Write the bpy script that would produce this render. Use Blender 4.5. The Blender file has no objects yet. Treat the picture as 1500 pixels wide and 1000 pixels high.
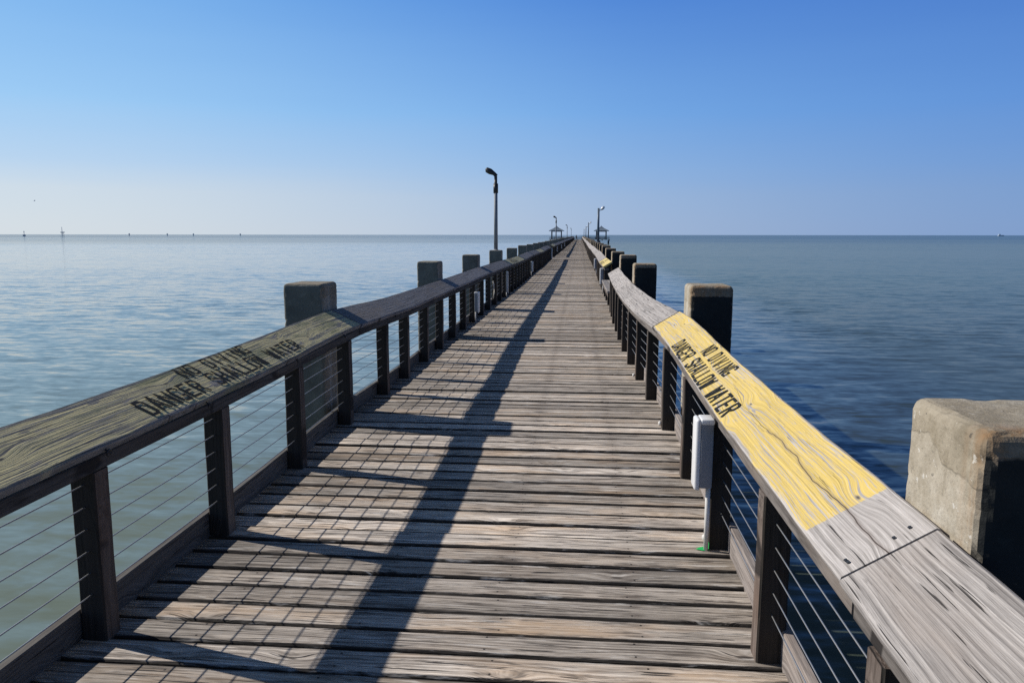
import bpy, math, random
from mathutils import Vector, Matrix
random.seed(7)
sc = bpy.context.scene
COL = sc.collection

# ------------------------------------------------------------------ helpers
def sstep(a, b, x):
    t = min(1.0, max(0.0, (x - a) / (b - a)))
    return t * t * (3 - 2 * t)
def bend(p):
    """the old pier is not perfectly straight: it drifts sideways and its deck rises and dips a little"""
    x, y, z = p
    dx = -0.085 * sstep(5.5, 11.5, y) + 0.055 * sstep(13.0, 20.0, y) + 0.025 * math.sin((y - 24) * 0.12) * sstep(24, 45, y)
    dz = 0.062 * math.exp(-((y - 6.4) / 1.7) ** 2) + 0.02 * math.sin(y * 0.42) * sstep(9, 16, y)
    return Vector((x + dx, y, z + dz))

def tag(o, label=None, cat=None, group=None, kind=None):
    if label: o['label'] = label
    if cat: o['category'] = cat
    if group: o['group'] = group
    if kind: o['kind'] = kind
    return o
def thing(name, label, cat, loc=(0, 0, 0), rotz=0.0, group=None):
    o = bpy.data.objects.new(name, None)
    o.empty_display_size = 0.3
    COL.objects.link(o)
    o.location = loc
    o.rotation_euler = (0, 0, rotz)
    return tag(o, label, cat, group)

class MB:
    """collects boxes, boards, tubes; each vertex carries a 'grain' coordinate and a 'rnd' board colour"""
    def __init__(s):
        s.v = []; s.f = []; s.g = []; s.r = []; s.mi = []
    def add(s, verts, faces, grain=None, rnd=(0.5, 0.5, 0.5), mat=0):
        b = len(s.v)
        s.v += [tuple(p) for p in verts]
        s.f += [tuple(i + b for i in f) for f in faces]
        s.g += [tuple(q) for q in (grain if grain else verts)]
        s.r += [rnd] * len(verts)
        s.mi += [mat] * len(faces)
    def board(s, o, u, v, w, L, W, T, seg=1, ch=0.006, wob=0.0, rnd=None, mat=0, fn=None, vseg=1, twist=0.0):
        """o = corner (min u, min v, min w); u,v,w unit vectors"""
        o, u, v, w = Vector(o), Vector(u), Vector(v), Vector(w)
        rnd = rnd or (random.random(), random.random(), random.random())
        s1, s2 = random.uniform(-40, 40), random.uniform(-9, 9)
        prof = [(ch, 0), (W - ch, 0), (W, ch), (W, T - ch), (W - ch, T)]
        for k in range(1, vseg):
            prof.append((W - ch - (W - 2 * ch) * k / vseg, T))
        prof += [(ch, T), (0, T - ch), (0, ch)]
        n = len(prof)
        verts, grain, faces = [], [], []
        e = [random.uniform(0, 6.28) for _ in range(6)]
        for i in range(seg + 1):
            a = L * i / seg
            d0 = wob * (math.sin(a * 3.1 + e[0]) + 0.6 * math.sin(a * 9.3 + e[1]) + 0.4 * math.sin(a * 23 + e[4]))
            d1 = wob * (math.sin(a * 2.7 + e[2]) + 0.6 * math.sin(a * 8.1 + e[3]) + 0.4 * math.sin(a * 21 + e[5]))
            tw = twist * (a / L - 0.5)
            for (b, c) in prof:
                bb = b + (d0 if b < W / 2 else d1)
                p = o + u * a + v * bb + w * (c + tw * (b - W / 2))
                verts.append(fn(p) if fn else p)
                grain.append((a + s1, b, c + s2))
        for i in range(seg):
            for k in range(n):
                k2 = (k + 1) % n
                faces.append((i * n + k, i * n + k2, (i + 1) * n + k2, (i + 1) * n + k))
        faces.append(tuple(reversed(range(n))))
        faces.append(tuple(range(seg * n, seg * n + n)))
        # orientation: make outward for right handed (u,v,w)
        if u.cross(v).dot(w) < 0:
            faces = [tuple(reversed(f)) for f in faces]
        # profile runs counter clockwise in (v,w): side faces as built point inward for +u extrusion order -> flip check
        s.add(verts, [tuple(reversed(f)) for f in faces] if False else faces, grain, rnd, mat)
    def box(s, a, b, ch=0.004, mat=0, fn=None, rnd=None):
        s.board(a, (0, 0, 1), (1, 0, 0), (0, 1, 0), b[2] - a[2], b[0] - a[0], b[1] - a[1], 1, ch, 0, rnd or (0.5, 0.5, 0.5), mat, fn)
    def tube(s, pts, r, n=8, mat=0, cap=True, radii=None, rnd=(0.5, 0.5, 0.5)):
        pts = [Vector(p) for p in pts]
        verts, faces, grain = [], [], []
        d0 = (pts[1] - pts[0]).normalized()
        ref = Vector((0, 0, 1)) if abs(d0.z) < 0.9 else Vector((0, 1, 0))
        acc = 0
        for i, p in enumerate(pts):
            d = (pts[min(i + 1, len(pts) - 1)] - pts[max(i - 1, 0)]).normalized()
            a = d.cross(ref).normalized(); b = a.cross(d).normalized()
            rr = radii[i] if radii else r
            if i: acc += (p - pts[i - 1]).length
            for k in range(n):
                t = 2 * math.pi * k / n
                verts.append(p + a * (rr * math.cos(t)) + b * (rr * math.sin(t)))
                grain.append((acc, rr * t, 0))
        for i in range(len(pts) - 1):
            for k in range(n):
                k2 = (k + 1) % n
                faces.append((i * n + k, (i + 1) * n + k, (i + 1) * n + k2, i * n + k2))
        if cap:
            faces.append(tuple(range(n)))
            faces.append(tuple(reversed(range((len(pts) - 1) * n, len(pts) * n))))
        s.add(verts, faces, grain, rnd, mat)
    def build(s, name, mats, parent=None, smooth=False, recalc=True):
        me = bpy.data.meshes.new(name)
        me.from_pydata(s.v, [], s.f)
        at = me.attributes.new('grain', 'FLOAT_VECTOR', 'POINT')
        at.data.foreach_set('vector', [c for g in s.g for c in g])
        ar = me.attributes.new('rnd', 'FLOAT_VECTOR', 'POINT')
        ar.data.foreach_set('vector', [c for g in s.r for c in g])
        for m in (mats if isinstance(mats, (list, tuple)) else [mats]):
            me.materials.append(m)
        me.polygons.foreach_set('material_index', s.mi)
        if recalc:
            import bmesh
            bm = bmesh.new(); bm.from_mesh(me)
            bmesh.ops.recalc_face_normals(bm, faces=bm.faces)
            bm.to_mesh(me); bm.free()
        if smooth:
            me.polygons.foreach_set('use_smooth', [True] * len(me.polygons))
        me.update()
        o = bpy.data.objects.new(name, me)
        COL.objects.link(o)
        if parent:
            o.parent = parent
            # parts are written in world coordinates: keep them there
            o.matrix_parent_inverse = (Matrix.Translation(parent.location) @ Matrix.Rotation(parent.rotation_euler.z, 4, 'Z')).inverted()
        return o

# ------------------------------------------------------------------ materials
class NT:
    def __init__(s, name):
        s.m = bpy.data.materials.new(name); s.m.use_nodes = True
        s.t = s.m.node_tree; s.n = s.t.nodes; s.l = s.t.links
        s.b = s.n['Principled BSDF']
    def put(s, sock, val):
        if isinstance(val, bpy.types.NodeSocket): s.l.new(val, sock)
        elif isinstance(val, (tuple, list)):
            if sock.type == 'RGBA' and len(val) == 3: val = (*val, 1)
            sock.default_value = val
        else: sock.default_value = val
    def math(s, op, a, b=None, c=None, clamp=False):
        n = s.n.new('ShaderNodeMath'); n.operation = op; n.use_clamp = clamp
        for i, x in enumerate((a, b, c)):
            if x is not None: s.put(n.inputs[i], x)
        return n.outputs[0]
    def vmath(s, op, a, b=None):
        n = s.n.new('ShaderNodeVectorMath'); n.operation = op
        s.put(n.inputs[0], a)
        if b is not None: s.put(n.inputs[1], b)
        return n.outputs['Value'] if op in ('DOT_PRODUCT', 'LENGTH', 'DISTANCE') else n.outputs[0]
    def xyz(s, x, y, z):
        n = s.n.new('ShaderNodeCombineXYZ')
        for i, v in enumerate((x, y, z)): s.put(n.inputs[i], v)
        return n.outputs[0]
    def sep(s, v):
        n = s.n.new('ShaderNodeSeparateXYZ'); s.put(n.inputs[0], v); return n.outputs
    def noise(s, vec, scale=1.0, detail=3.0, rough=0.5, dist=0.0, out='Fac'):
        n = s.n.new('ShaderNodeTexNoise'); n.noise_dimensions = '3D'
        s.put(n.inputs['Vector'], vec)
        for k, v in (('Scale', scale), ('Detail', detail), ('Roughness', rough), ('Distortion', dist)): s.put(n.inputs[k], v)
        return n.outputs[out]
    def voro(s, vec, scale=1.0, out='Distance', dim='3D', rnd=1.0):
        n = s.n.new('ShaderNodeTexVoronoi'); n.voronoi_dimensions = dim
        s.put(n.inputs['Vector'], vec); s.put(n.inputs['Scale'], scale); s.put(n.inputs['Randomness'], rnd)
        return n.outputs[out]
    def ramp(s, fac, stops, interp='LINEAR'):
        n = s.n.new('ShaderNodeValToRGB'); n.color_ramp.interpolation = interp
        els = n.color_ramp.elements
        while len(els) < len(stops): els.new(0.5)
        for e, (p, c) in zip(els, stops):
            e.position = p
            e.color = (c, c, c, 1) if isinstance(c, (int, float)) else (*c, 1)
        s.put(n.inputs[0], fac)
        return n.outputs[0]
    def mr(s, v, a, b, c=0.0, d=1.0, interp='LINEAR'):
        n = s.n.new('ShaderNodeMapRange'); n.interpolation_type = interp
        for i, x in enumerate((v, a, b, c, d)): s.put(n.inputs[i], x)
        return n.outputs[0]
    def mix(s, fac, a, b, mode='MIX'):
        n = s.n.new('ShaderNodeMix'); n.data_type = 'RGBA'; n.blend_type = mode
        s.put(n.inputs[0], fac); s.put(n.inputs[6], a); s.put(n.inputs[7], b)
        return n.outputs[2]
    def attr(s, name):
        n = s.n.new('ShaderNodeAttribute'); n.attribute_name = name
        return n.outputs['Vector']
    def pos(s):
        return s.n.new('ShaderNodeNewGeometry').outputs['Position']
    def nor(s):
        return s.n.new('ShaderNodeNewGeometry').outputs['Normal']
    def bump(s, h, strength=0.5, dist=0.01, nrm=None):
        n = s.n.new('ShaderNodeBump'); s.put(n.inputs['Height'], h)
        n.inputs['Strength'].default_value = strength; n.inputs['Distance'].default_value = dist
        if nrm is not None: s.put(n.inputs['Normal'], nrm)
        return n.outputs[0]
    def fin(s, col, rough=0.8, normal=None, spec=0.3, metal=0.0):
        s.put(s.b.inputs['Base Color'], col); s.put(s.b.inputs['Roughness'], rough)
        s.put(s.b.inputs['Specular IOR Level'], spec); s.put(s.b.inputs['Metallic'], metal)
        if normal is not None: s.put(s.b.inputs['Normal'], normal)
        return s.m

def grain_fields(t, knots=True, kd=1.0, ck=0.635, warp=1.0):
    """field s(u,v): wood rings along the board that swell round knots; returns useful masks"""
    g = t.attr('grain'); r = t.attr('rnd')
    u, v, w = t.sep(g)[0:3]
    r0, r1, r2 = t.sep(r)[0:3]
    off = t.math('MULTIPLY', r2, 17.0)
    low = t.noise(t.xyz(t.math('MULTIPLY', u, 0.9), t.math('MULTIPLY', v, 5.0), t.math('ADD', w, off)), 1.0, 2.0, 0.5)
    vv = t.math('ADD', v, t.math('MULTIPLY', t.math('SUBTRACT', low, 0.5), 0.075 * warp))
    kmask = 0.0
    if knots:
        kc = t.xyz(t.math('MULTIPLY_ADD', u, 1.25 * kd, t.math('MULTIPLY', off, 3.0)), t.math('MULTIPLY_ADD', v, 3.4, off), 0.0)
        kdist = t.voro(kc, 1.0, 'Distance', '2D')
        kb = t.mr(kdist, 0.0, 0.24, 1.0, 0.0, 'SMOOTHSTEP')
        vv = t.math('ADD', vv, t.math('MULTIPLY', kb, 0.042 * (0.5 + 0.5 * warp)))
        kmask = t.mr(t.math('ADD', kdist, t.math('MULTIPLY', r1, 0.03)), 0.028, 0.06, 1.0, 0.0, 'SMOOTHSTEP')
    ring = t.noise(t.xyz(t.math('MULTIPLY', u, 1.1), t.math('MULTIPLY', vv, 95.0), t.math('ADD', t.math('MULTIPLY', w, 40.0), off)), 1.0, 2.0, 0.55)
    fib = t.noise(t.xyz(t.math('MULTIPLY', u, 9.0), t.math('MULTIPLY', vv, 260.0), t.math('ADD', t.math('MULTIPLY', w, 150.0), off)), 1.0, 3.0, 0.65)
    crk = t.noise(t.xyz(t.math('MULTIPLY', u, 3.2), t.math('MULTIPLY', vv, 95.0), t.math('ADD', off, 5.0)), 1.0, 2.0, 0.5)
    crack = t.mr(crk, ck, ck + 0.04, 0.0, 1.0)
    blot = t.noise(t.xyz(t.math('MULTIPLY', u, 1.6), t.math('MULTIPLY', v, 6.0), off), 1.0, 4.0, 0.6)
    return dict(u=u, v=v, w=w, vv=vv, r0=r0, r1=r1, r2=r2, ring=ring, fib=fib, crack=crack, blot=blot, knot=kmask, off=off)

def wood(name, dark, light, warm, contrast=1.0, knots=True, bump=0.5, streak=0.5, val=(0.75, 1.25), ck=0.635, warp=1.0):
    t = NT(name); F = grain_fields(t, knots, 1.0, ck, warp)
    k = t.math('ADD', t.math('MULTIPLY', F['ring'], 0.62), t.math('MULTIPLY', F['fib'], 0.38))
    k = t.mr(k, 0.5 - 0.14 / contrast, 0.5 + 0.14 / contrast)
    c = t.mix(k, dark, light)
    c = t.mix(t.math('MULTIPLY', t.mr(F['blot'], 0.45, 0.7), t.mr(F['r1'], 0.2, 1.0, 0.15, 0.8)), c, warm)
    # pale bleached patches and dark weather stains
    c = t.mix(t.math('MULTIPLY', t.mr(F['blot'], 0.42, 0.25), streak), c, tuple(x * 0.42 for x in dark))
    c = t.mix(1.0, c, t.ramp(F['r0'], [(0.0, val[0]), (1.0, val[1])]), 'MULTIPLY')
    c = t.mix(t.math('MULTIPLY', F['crack'], 0.9), c, (0.018, 0.015, 0.014))
    if knots:
        c = t.mix(t.math('MULTIPLY', F['knot'], 0.8), c, (0.035, 0.026, 0.022))
    h = t.math('SUBTRACT', t.math('ADD', F['ring'], t.math('MULTIPLY', F['fib'], 0.5)), t.math('MULTIPLY', F['crack'], 1.2))
    return t, F, c, t.bump(h, bump, 0.006)

def deck_material():
    t, F, c, nb = wood('weathered_deck_wood', (0.17, 0.14, 0.117), (0.88, 0.775, 0.665), (0.68, 0.475, 0.30), 1.15, True, 0.9, 0.4, (0.50, 1.25))
    p = t.pos(); ps = t.sep(p)
    # foot traffic: slightly browner in the middle, greyer and darker mould at the edges
    edge = t.mr(t.math('ABSOLUTE', t.math('ADD', ps[0], 0.6)), 0.7, 1.4)
    n = t.noise(p, 2.3, 4.0, 0.6)
    c = t.mix(t.math('MULTIPLY', edge, t.mr(n, 0.4, 0.62, 0.0, 0.55)), c, (0.075, 0.072, 0.066))
    # nail heads: two per joist line across every plank
    nx = t.math('SUBTRACT', t.math('FRACT', t.math('DIVIDE', t.math('ADD', ps[0], 5.0), 0.62)), 0.5)
    nx = t.math('MULTIPLY', nx, 0.62)
    nv = t.math('SUBTRACT', t.math('ABSOLUTE', t.math('SUBTRACT', F['v'], 0.082)), 0.047)
    d = t.vmath('LENGTH', t.xyz(t.math('ADD', nx, t.math('MULTIPLY', t.math('SUBTRACT', F['r2'], 0.5), 0.05)), nv, 0))
    # ragged plank edges, blackened to paint in the shade of the gaps
    rag = t.math('ADD', F['v'], t.math('MULTIPLY', t.math('SUBTRACT', F['fib'], 0.5), 0.022))
    ed = t.math('MAXIMUM', t.mr(rag, 0.014, 0.006, 0.0, 1.0), t.mr(rag, 0.142, 0.152, 0.0, 0.95))
    c = t.mix(t.math('MULTIPLY', ed, 0.95), c, (0.013, 0.011, 0.010))
    # patches where the surface has splintered dark
    spl = t.noise(t.xyz(t.math('MULTIPLY', F['u'], 3.8), t.math('MULTIPLY', F['vv'], 38.0), t.math('ADD', F['off'], 9.0)), 1.0, 4.0, 0.65)
    c = t.mix(t.mr(spl, 0.58, 0.66, 0.0, 0.7), c, (0.07, 0.056, 0.047))
    c = t.mix(t.mr(spl, 0.42, 0.30, 0.0, 0.5), c, (0.80, 0.76, 0.71))
    d2 = t.vmath('LENGTH', t.xyz(t.math('MULTIPLY', nx, 0.22), nv, 0))
    c = t.mix(t.mr(d2, 0.004, 0.018, 0.5, 0.0), c, (0.07, 0.05, 0.038))
    nail = t.mr(d, 0.0040, 0.0065, 1.0, 0.0)
    c = t.mix(nail, c, (0.02, 0.018, 0.017))
    return t.fin(c, 0.82, nb, 0.25)

def cap_grey(name, tint=(1, 1, 1), mul=1.0, split=False):
    t, F, c, nb = wood(name, (0.20 * mul * tint[0], 0.185 * mul * tint[1], 0.18 * mul * tint[2]),
                       (0.50 * mul * tint[0], 0.47 * mul * tint[1], 0.455 * mul * tint[2]),
                       (0.36 * mul, 0.31 * mul, 0.275 * mul), 1.15, False, 0.9, 0.45, (0.82, 1.12), 0.655, 0.35)
    return t.fin(c, 0.8, nb, 0.3)

def cap_painted(name, paint, wood_d, wood_l, wear=0.5, near_bare=None, cracks=False, lichen=False):
    t, F, c, nb = wood(name, wood_d, wood_l, tuple(0.5 * (a + b) for a, b in zip(wood_d, wood_l)), 1.0, True, 0.7, 0.2, (0.9, 1.1), 0.68, 0.55)
    y = t.sep(t.pos())[1]
    patch = t.noise(t.xyz(t.math('MULTIPLY', F['u'], 2.6), t.math('MULTIPLY', F['v'], 15.0), F['off']), 1.0, 4.0, 0.6)
    ln = t.noise(t.xyz(t.math('MULTIPLY', F['u'], 1.7), t.math('MULTIPLY', F['vv'], 135.0), t.math('ADD', F['off'], 2.0)), 1.0, 2.0, 0.5)
    fl = t.noise(t.xyz(t.math('MULTIPLY', F['u'], 9.0), t.math('MULTIPLY', F['vv'], 240.0), F['off']), 1.0, 2.0, 0.6)
    lo = t.math('ADD', ln, t.math('MULTIPLY', t.math('SUBTRACT', patch, 0.5), 0.30))
    lines = t.math('MAXIMUM', t.mr(lo, wear + 0.05, wear + 0.10), t.mr(patch, wear + 0.13, wear + 0.15))
    lines = t.math('MAXIMUM', lines, t.math('MULTIPLY', t.mr(fl, 0.57, 0.65), 0.7))
    lines = t.math('MAXIMUM', lines, t.mr(t.math('ADD', t.math('MINIMUM', F['v'], t.math('SUBTRACT', 0.285, F['v'])), t.math('MULTIPLY', t.math('SUBTRACT', patch, 0.5), 0.06)), 0.010, 0.002))
    m = t.math('SUBTRACT', 1.0, lines)
    m = t.math('MULTIPLY', m, t.math('SUBTRACT', 1.0, F['knot']))
    if near_bare is not None:
        e = t.math('ADD', y, t.math('MULTIPLY', t.math('SUBTRACT', F['fib'], 0.5), 0.02))
        m = t.math('MULTIPLY', m, t.mr(e, near_bare - 0.004, near_bare + 0.004))
    pv = t.mix(t.mr(F['ring'], 0.35, 0.65), tuple(x * 0.78 for x in paint), paint)
    pv = t.mix(t.mr(patch, 0.35, 0.7, 0.0, 0.35), pv, tuple(min(1, x * 1.12 + 0.03) for x in paint))
    col = t.mix(m, c, pv)
    if lichen:
        gl = t.noise(t.xyz(t.math('MULTIPLY', F['u'], 2.2), t.math('MULTIPLY', F['v'], 9.0), F['off']), 1.0, 5.0, 0.65)
        col = t.mix(t.mr(gl, 0.50, 0.62, 0.0, 0.6), col, (0.15, 0.17, 0.085))
        col = t.mix(t.mr(gl, 0.36, 0.32, 0.0, 0.75), col, (0.20, 0.19, 0.215))
    h = t.math('ADD', F['ring'], t.math('MULTIPLY', F['fib'], 0.5))
    h = t.math('SUBTRACT', h, t.math('MULTIPLY', F['crack'], 1.1))
    if cracks:
        # one long drying split that wanders along the heart of the board
        wv = t.noise(t.xyz(t.math('MULTIPLY', y, 2.1), 3.3, 0.0), 1.0, 3.0, 0.6)
        vl = t.math('ADD', 0.142, t.math('MULTIPLY', t.math('SUBTRACT', wv, 0.5), 0.08))
        dd = t.math('ABSOLUTE', t.math('SUBTRACT', F['v'], vl))
        wid = t.mr(y, 1.9, 3.9, 0.0018, 0.0005)
        sp = t.math('MULTIPLY', t.math('LESS_THAN', dd, wid), t.math('LESS_THAN', y, 4.0))
        col = t.mix(sp, col, (0.012, 0.01, 0.009))
        h = t.math('SUBTRACT', h, t.math('MULTIPLY', sp, 2.0))
        col = t.mix(t.math('MULTIPLY', t.mr(dd, 0.003, 0.012, 0.4, 0.0), t.math('LESS_THAN', y, 3.2)), col, (0.17, 0.13, 0.11))
    return t.fin(col, 0.75, t.bump(h, 0.7, 0.006), 0.3)

def post_material():
    t, F, c, nb = wood('weathered_post_wood', (0.045, 0.036, 0.031), (0.17, 0.14, 0.122), (0.15, 0.10, 0.075), 1.1, True, 0.6, 0.5, (0.75, 1.2))
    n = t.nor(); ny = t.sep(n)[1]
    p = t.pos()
    # shade and black mould painted into the faces turned from the sun
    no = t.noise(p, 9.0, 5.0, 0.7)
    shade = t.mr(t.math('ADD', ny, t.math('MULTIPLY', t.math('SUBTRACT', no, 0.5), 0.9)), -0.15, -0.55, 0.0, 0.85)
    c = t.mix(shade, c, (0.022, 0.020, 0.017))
    return t.fin(c, 0.85, nb, 0.2)

def concrete(name, shadow=(0.09, 0.09, 0.085), tar=False, lift=1.0):
    t = NT(name); p = t.pos(); n = t.nor()
    oi = t.n.new('ShaderNodeObjectInfo').outputs['Random']
    pp = t.vmath('ADD', p, t.xyz(t.math('MULTIPLY', oi, 31.0), 0, 0))
    a = t.noise(pp, 3.0, 6.0, 0.65); b = t.noise(pp, 22.0, 5.0, 0.7); c2 = t.noise(pp, 110.0, 3.0, 0.7)
    c = t.ramp(a, [(0.3, tuple(x * lift for x in (0.29, 0.255, 0.20))), (0.5, tuple(x * lift for x in (0.40, 0.355, 0.285))), (0.72, tuple(x * lift for x in (0.48, 0.45, 0.39)))])
    c = t.mix(t.mr(b, 0.3, 0.7), t.mix(1.0, c, (0.66, 0.64, 0.60), 'MULTIPLY'), c)
    c = t.mix(t.mr(c2, 0.42, 0.30, 0.0, 0.5), c, (0.12, 0.11, 0.10))
    ps = t.sep(p)
    # vertical drip streaks, rust
    st = t.noise(t.xyz(t.math('MULTIPLY', t.sep(pp)[0], 14.0), t.math('MULTIPLY', t.sep(pp)[1], 14.0), t.math('MULTIPLY', ps[2], 1.2)), 1.0, 4.0, 0.6)
    c = t.mix(t.mr(st, 0.56, 0.70, 0.0, 0.55), c, (0.50, 0.49, 0.46))
    c = t.mix(t.mr(st, 0.40, 0.30, 0.0, 0.45), c, (0.15, 0.125, 0.09))
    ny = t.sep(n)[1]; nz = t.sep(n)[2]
    shade = t.mr(ny, -0.45, -0.75)  # shade painted into camera-facing sides; right piles also carry a tar coat
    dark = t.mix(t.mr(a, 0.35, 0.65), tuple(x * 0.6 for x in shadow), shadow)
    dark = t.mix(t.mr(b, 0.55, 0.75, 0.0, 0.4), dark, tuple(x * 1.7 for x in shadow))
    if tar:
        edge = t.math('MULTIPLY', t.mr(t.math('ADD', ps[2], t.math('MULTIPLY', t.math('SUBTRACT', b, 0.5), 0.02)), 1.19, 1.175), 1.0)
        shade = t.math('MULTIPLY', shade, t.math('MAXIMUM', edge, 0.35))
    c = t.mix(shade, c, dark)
    lo_ = t.sep(t.n.new('ShaderNodeTexCoord').outputs['Object'])
    rust = t.math('MULTIPLY', t.math('MULTIPLY', t.mr(lo_[1], -0.10, -0.185), t.mr(st, 0.42, 0.6)), t.math('SUBTRACT', 1.0 if tar else 0.35, shade, None, True))
    c = t.mix(t.math('MULTIPLY', rust, 0.75), c, (0.26, 0.135, 0.05))
    chip = t.noise(pp, 30.0, 3.0, 0.6)
    c = t.mix(t.math('MULTIPLY', t.math('MULTIPLY', t.mr(chip, 0.66, 0.69), t.mr(ps[2], 0.7, 1.1, 0.05, 0.7)), t.math('SUBTRACT', 1.0, shade)), c, (0.60, 0.58, 0.54))
    c = t.mix(t.mr(chip, 0.31, 0.28, 0.0, 0.7), c, (0.07, 0.065, 0.06))
    # chipped, patched rim
    pat = t.noise(pp, 4.2, 3.0, 0.5)
    zz = t.math('ADD', ps[2], t.math('MULTIPLY', t.math('SUBTRACT', pat, 0.5), 0.22))
    rim = t.math('MULTIPLY', t.mr(zz, 1.13, 1.137), t.math('SUBTRACT', 1.0, shade))
    c = t.mix(t.math('MULTIPLY', rim, 0.45), c, t.mix(1.0, c, (0.72, 0.68, 0.60), 'MULTIPLY'))
    h = t.math('ADD', t.math('MULTIPLY', b, 0.7), t.math('ADD', t.math('MULTIPLY', c2, 0.35), t.math('MULTIPLY', rim, 0.5)))
    return t.fin(c, 0.9, t.bump(h, 0.55, 0.012), 0.2)

def plain(name, col, rough=0.5, spec=0.4, metal=0.0, dirt=0.25, scale=6.0):
    t = NT(name); p = t.pos()
    a = t.noise(p, scale, 5.0, 0.65)
    c = t.mix(t.mr(a, 0.35, 0.7, 0.0, dirt), col, tuple(x * 0.55 for x in col))
    return t.fin(c, t.mr(a, 0.3, 0.7, rough * 0.85, min(1, rough * 1.15)), None, spec, metal)

def sea_material():
    t = NT('sea_water'); p = t.pos(); ps = t.sep(p)
    def slopes(scale, sx, sy, stretch, detail, seed, rough=0.5):
        v = t.vmath('MULTIPLY', p, (scale * stretch, scale, 1.0))
        v = t.vmath('ADD', v, (seed, seed * 1.7, seed))
        n = t.noise(v, 1.0, detail, rough, 0.35, 'Color')
        d = t.vmath('SUBTRACT', n, (0.5, 0.5, 0.5))
        return t.vmath('MULTIPLY', d, (sx, sy, 0.0))
    patch = t.noise(t.vmath('MULTIPLY', p, (0.004, 0.016, 1)), 1.0, 4.0, 0.6)
    calm = t.noise(t.vmath('MULTIPLY', p, (0.05, 0.11, 1)), 1.0, 3.0, 0.55)
    amp0 = t.math('MULTIPLY', t.mr(patch, 0.36, 0.62, 0.45, 1.15), t.mr(calm, 0.3, 0.7, 0.65, 1.2))
    amp = t.math('MULTIPLY', amp0, t.mr(ps[1], 130.0, 650.0, 1.0, 2.0))
    s = slopes(0.75, 0.08, 0.17, 0.42, 2.0, 3.0)
    s = t.vmath('ADD', s, slopes(2.6, 0.12, 0.38, 0.33, 2.0, 11.0))
    s = t.vmath('ADD', s, slopes(8.0, 0.12, 0.24, 0.42, 2.0, 23.0, 0.6))
    s = t.vmath('ADD', s, slopes(0.17, 0.03, 0.07, 0.5, 1.0, 31.0))
    sc_ = t.n.new('ShaderNodeVectorMath'); sc_.operation = 'SCALE'
    t.put(sc_.inputs[0], s); t.put(sc_.inputs['Scale'], amp)
    nrm = t.vmath('NORMALIZE', t.vmath('ADD', sc_.outputs[0], (0, 0, 1.0)))
    # turbid shallow water: greener and milkier on the up-sun side, deeper to the right, with pier shade painted in near it
    tur = t.noise(t.vmath('MULTIPLY', p, (0.06, 0.04, 1)), 1.0, 3.0, 0.5)
    side = t.mr(t.math('ADD', ps[0], t.math('MULTIPLY', t.math('SUBTRACT', tur, 0.5), 10.0)), -6.0, 9.0, 0.0, 1.0, 'SMOOTHSTEP')
    far = t.mr(ps[1], 9.0, 60.0, 0.0, 1.0, 'SMOOTHSTEP')
    near_c = t.mix(side, (0.170, 0.205, 0.155), (0.009, 0.015, 0.013))
    far_c = t.mix(side, (0.110, 0.140, 0.130), (0.050, 0.085, 0.072))
    c = t.mix(far, near_c, far_c)
    t.b.inputs['IOR'].default_value = 1.333
    m_ = t.fin(c, 0.06, nrm, 0.42)
    t.put(t.b.inputs['Specular IOR Level'], t.mr(side, 0.0, 1.0, 0.46, 0.30))
    t.put(t.b.inputs['Specular Tint'], t.mix(side, (1.0, 1.0, 1.0), (1.0, 0.98, 0.82)))
    # suspended sediment scatters light back through the surface
    df = t.n.new('ShaderNodeBsdfDiffuse'); t.put(df.inputs['Color'], t.mix(far, (0.070, 0.082, 0.060), (0.078, 0.120, 0.100)))
    mx = t.n.new('ShaderNodeMixShader')
    # wind-ruffled water far out shows more of its own dark blue
    band = t.noise(t.vmath('MULTIPLY', p, (0.0012, 0.010, 1)), 1.0, 3.0, 0.6)
    wind = t.mr(t.math('MULTIPLY', ps[1], t.mr(band, 0.35, 0.65, 0.5, 1.5)), 170.0, 620.0, 0.0, 1.0, 'SMOOTHSTEP')
    t.put(df.inputs['Color'], t.mix(wind, t.mix(far, (0.080, 0.096, 0.066), (0.082, 0.122, 0.098)), (0.028, 0.080, 0.135)))
    clear = t.mr(ps[0], 2.2, 10.0, 0.0, 1.0, 'SMOOTHSTEP')   # pier shade eased into the colour, ending clear of its right side
    f1 = t.math('MULTIPLY', t.math('MULTIPLY', side, clear), t.mr(far, 0.0, 1.0, 0.40, 0.45))
    t.put(mx.inputs[0], t.math('ADD', t.math('MULTIPLY', f1, t.math('SUBTRACT', 1.0, wind)), t.math('MULTIPLY', wind, t.mr(side, 0.0, 1.0, 0.34, 0.52))))
    t.l.new(t.b.outputs[0], mx.inputs[1]); t.l.new(df.outputs[0], mx.inputs[2])
    t.l.new(mx.outputs[0], t.n['Material Output'].inputs['Surface'])
    return m_

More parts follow.
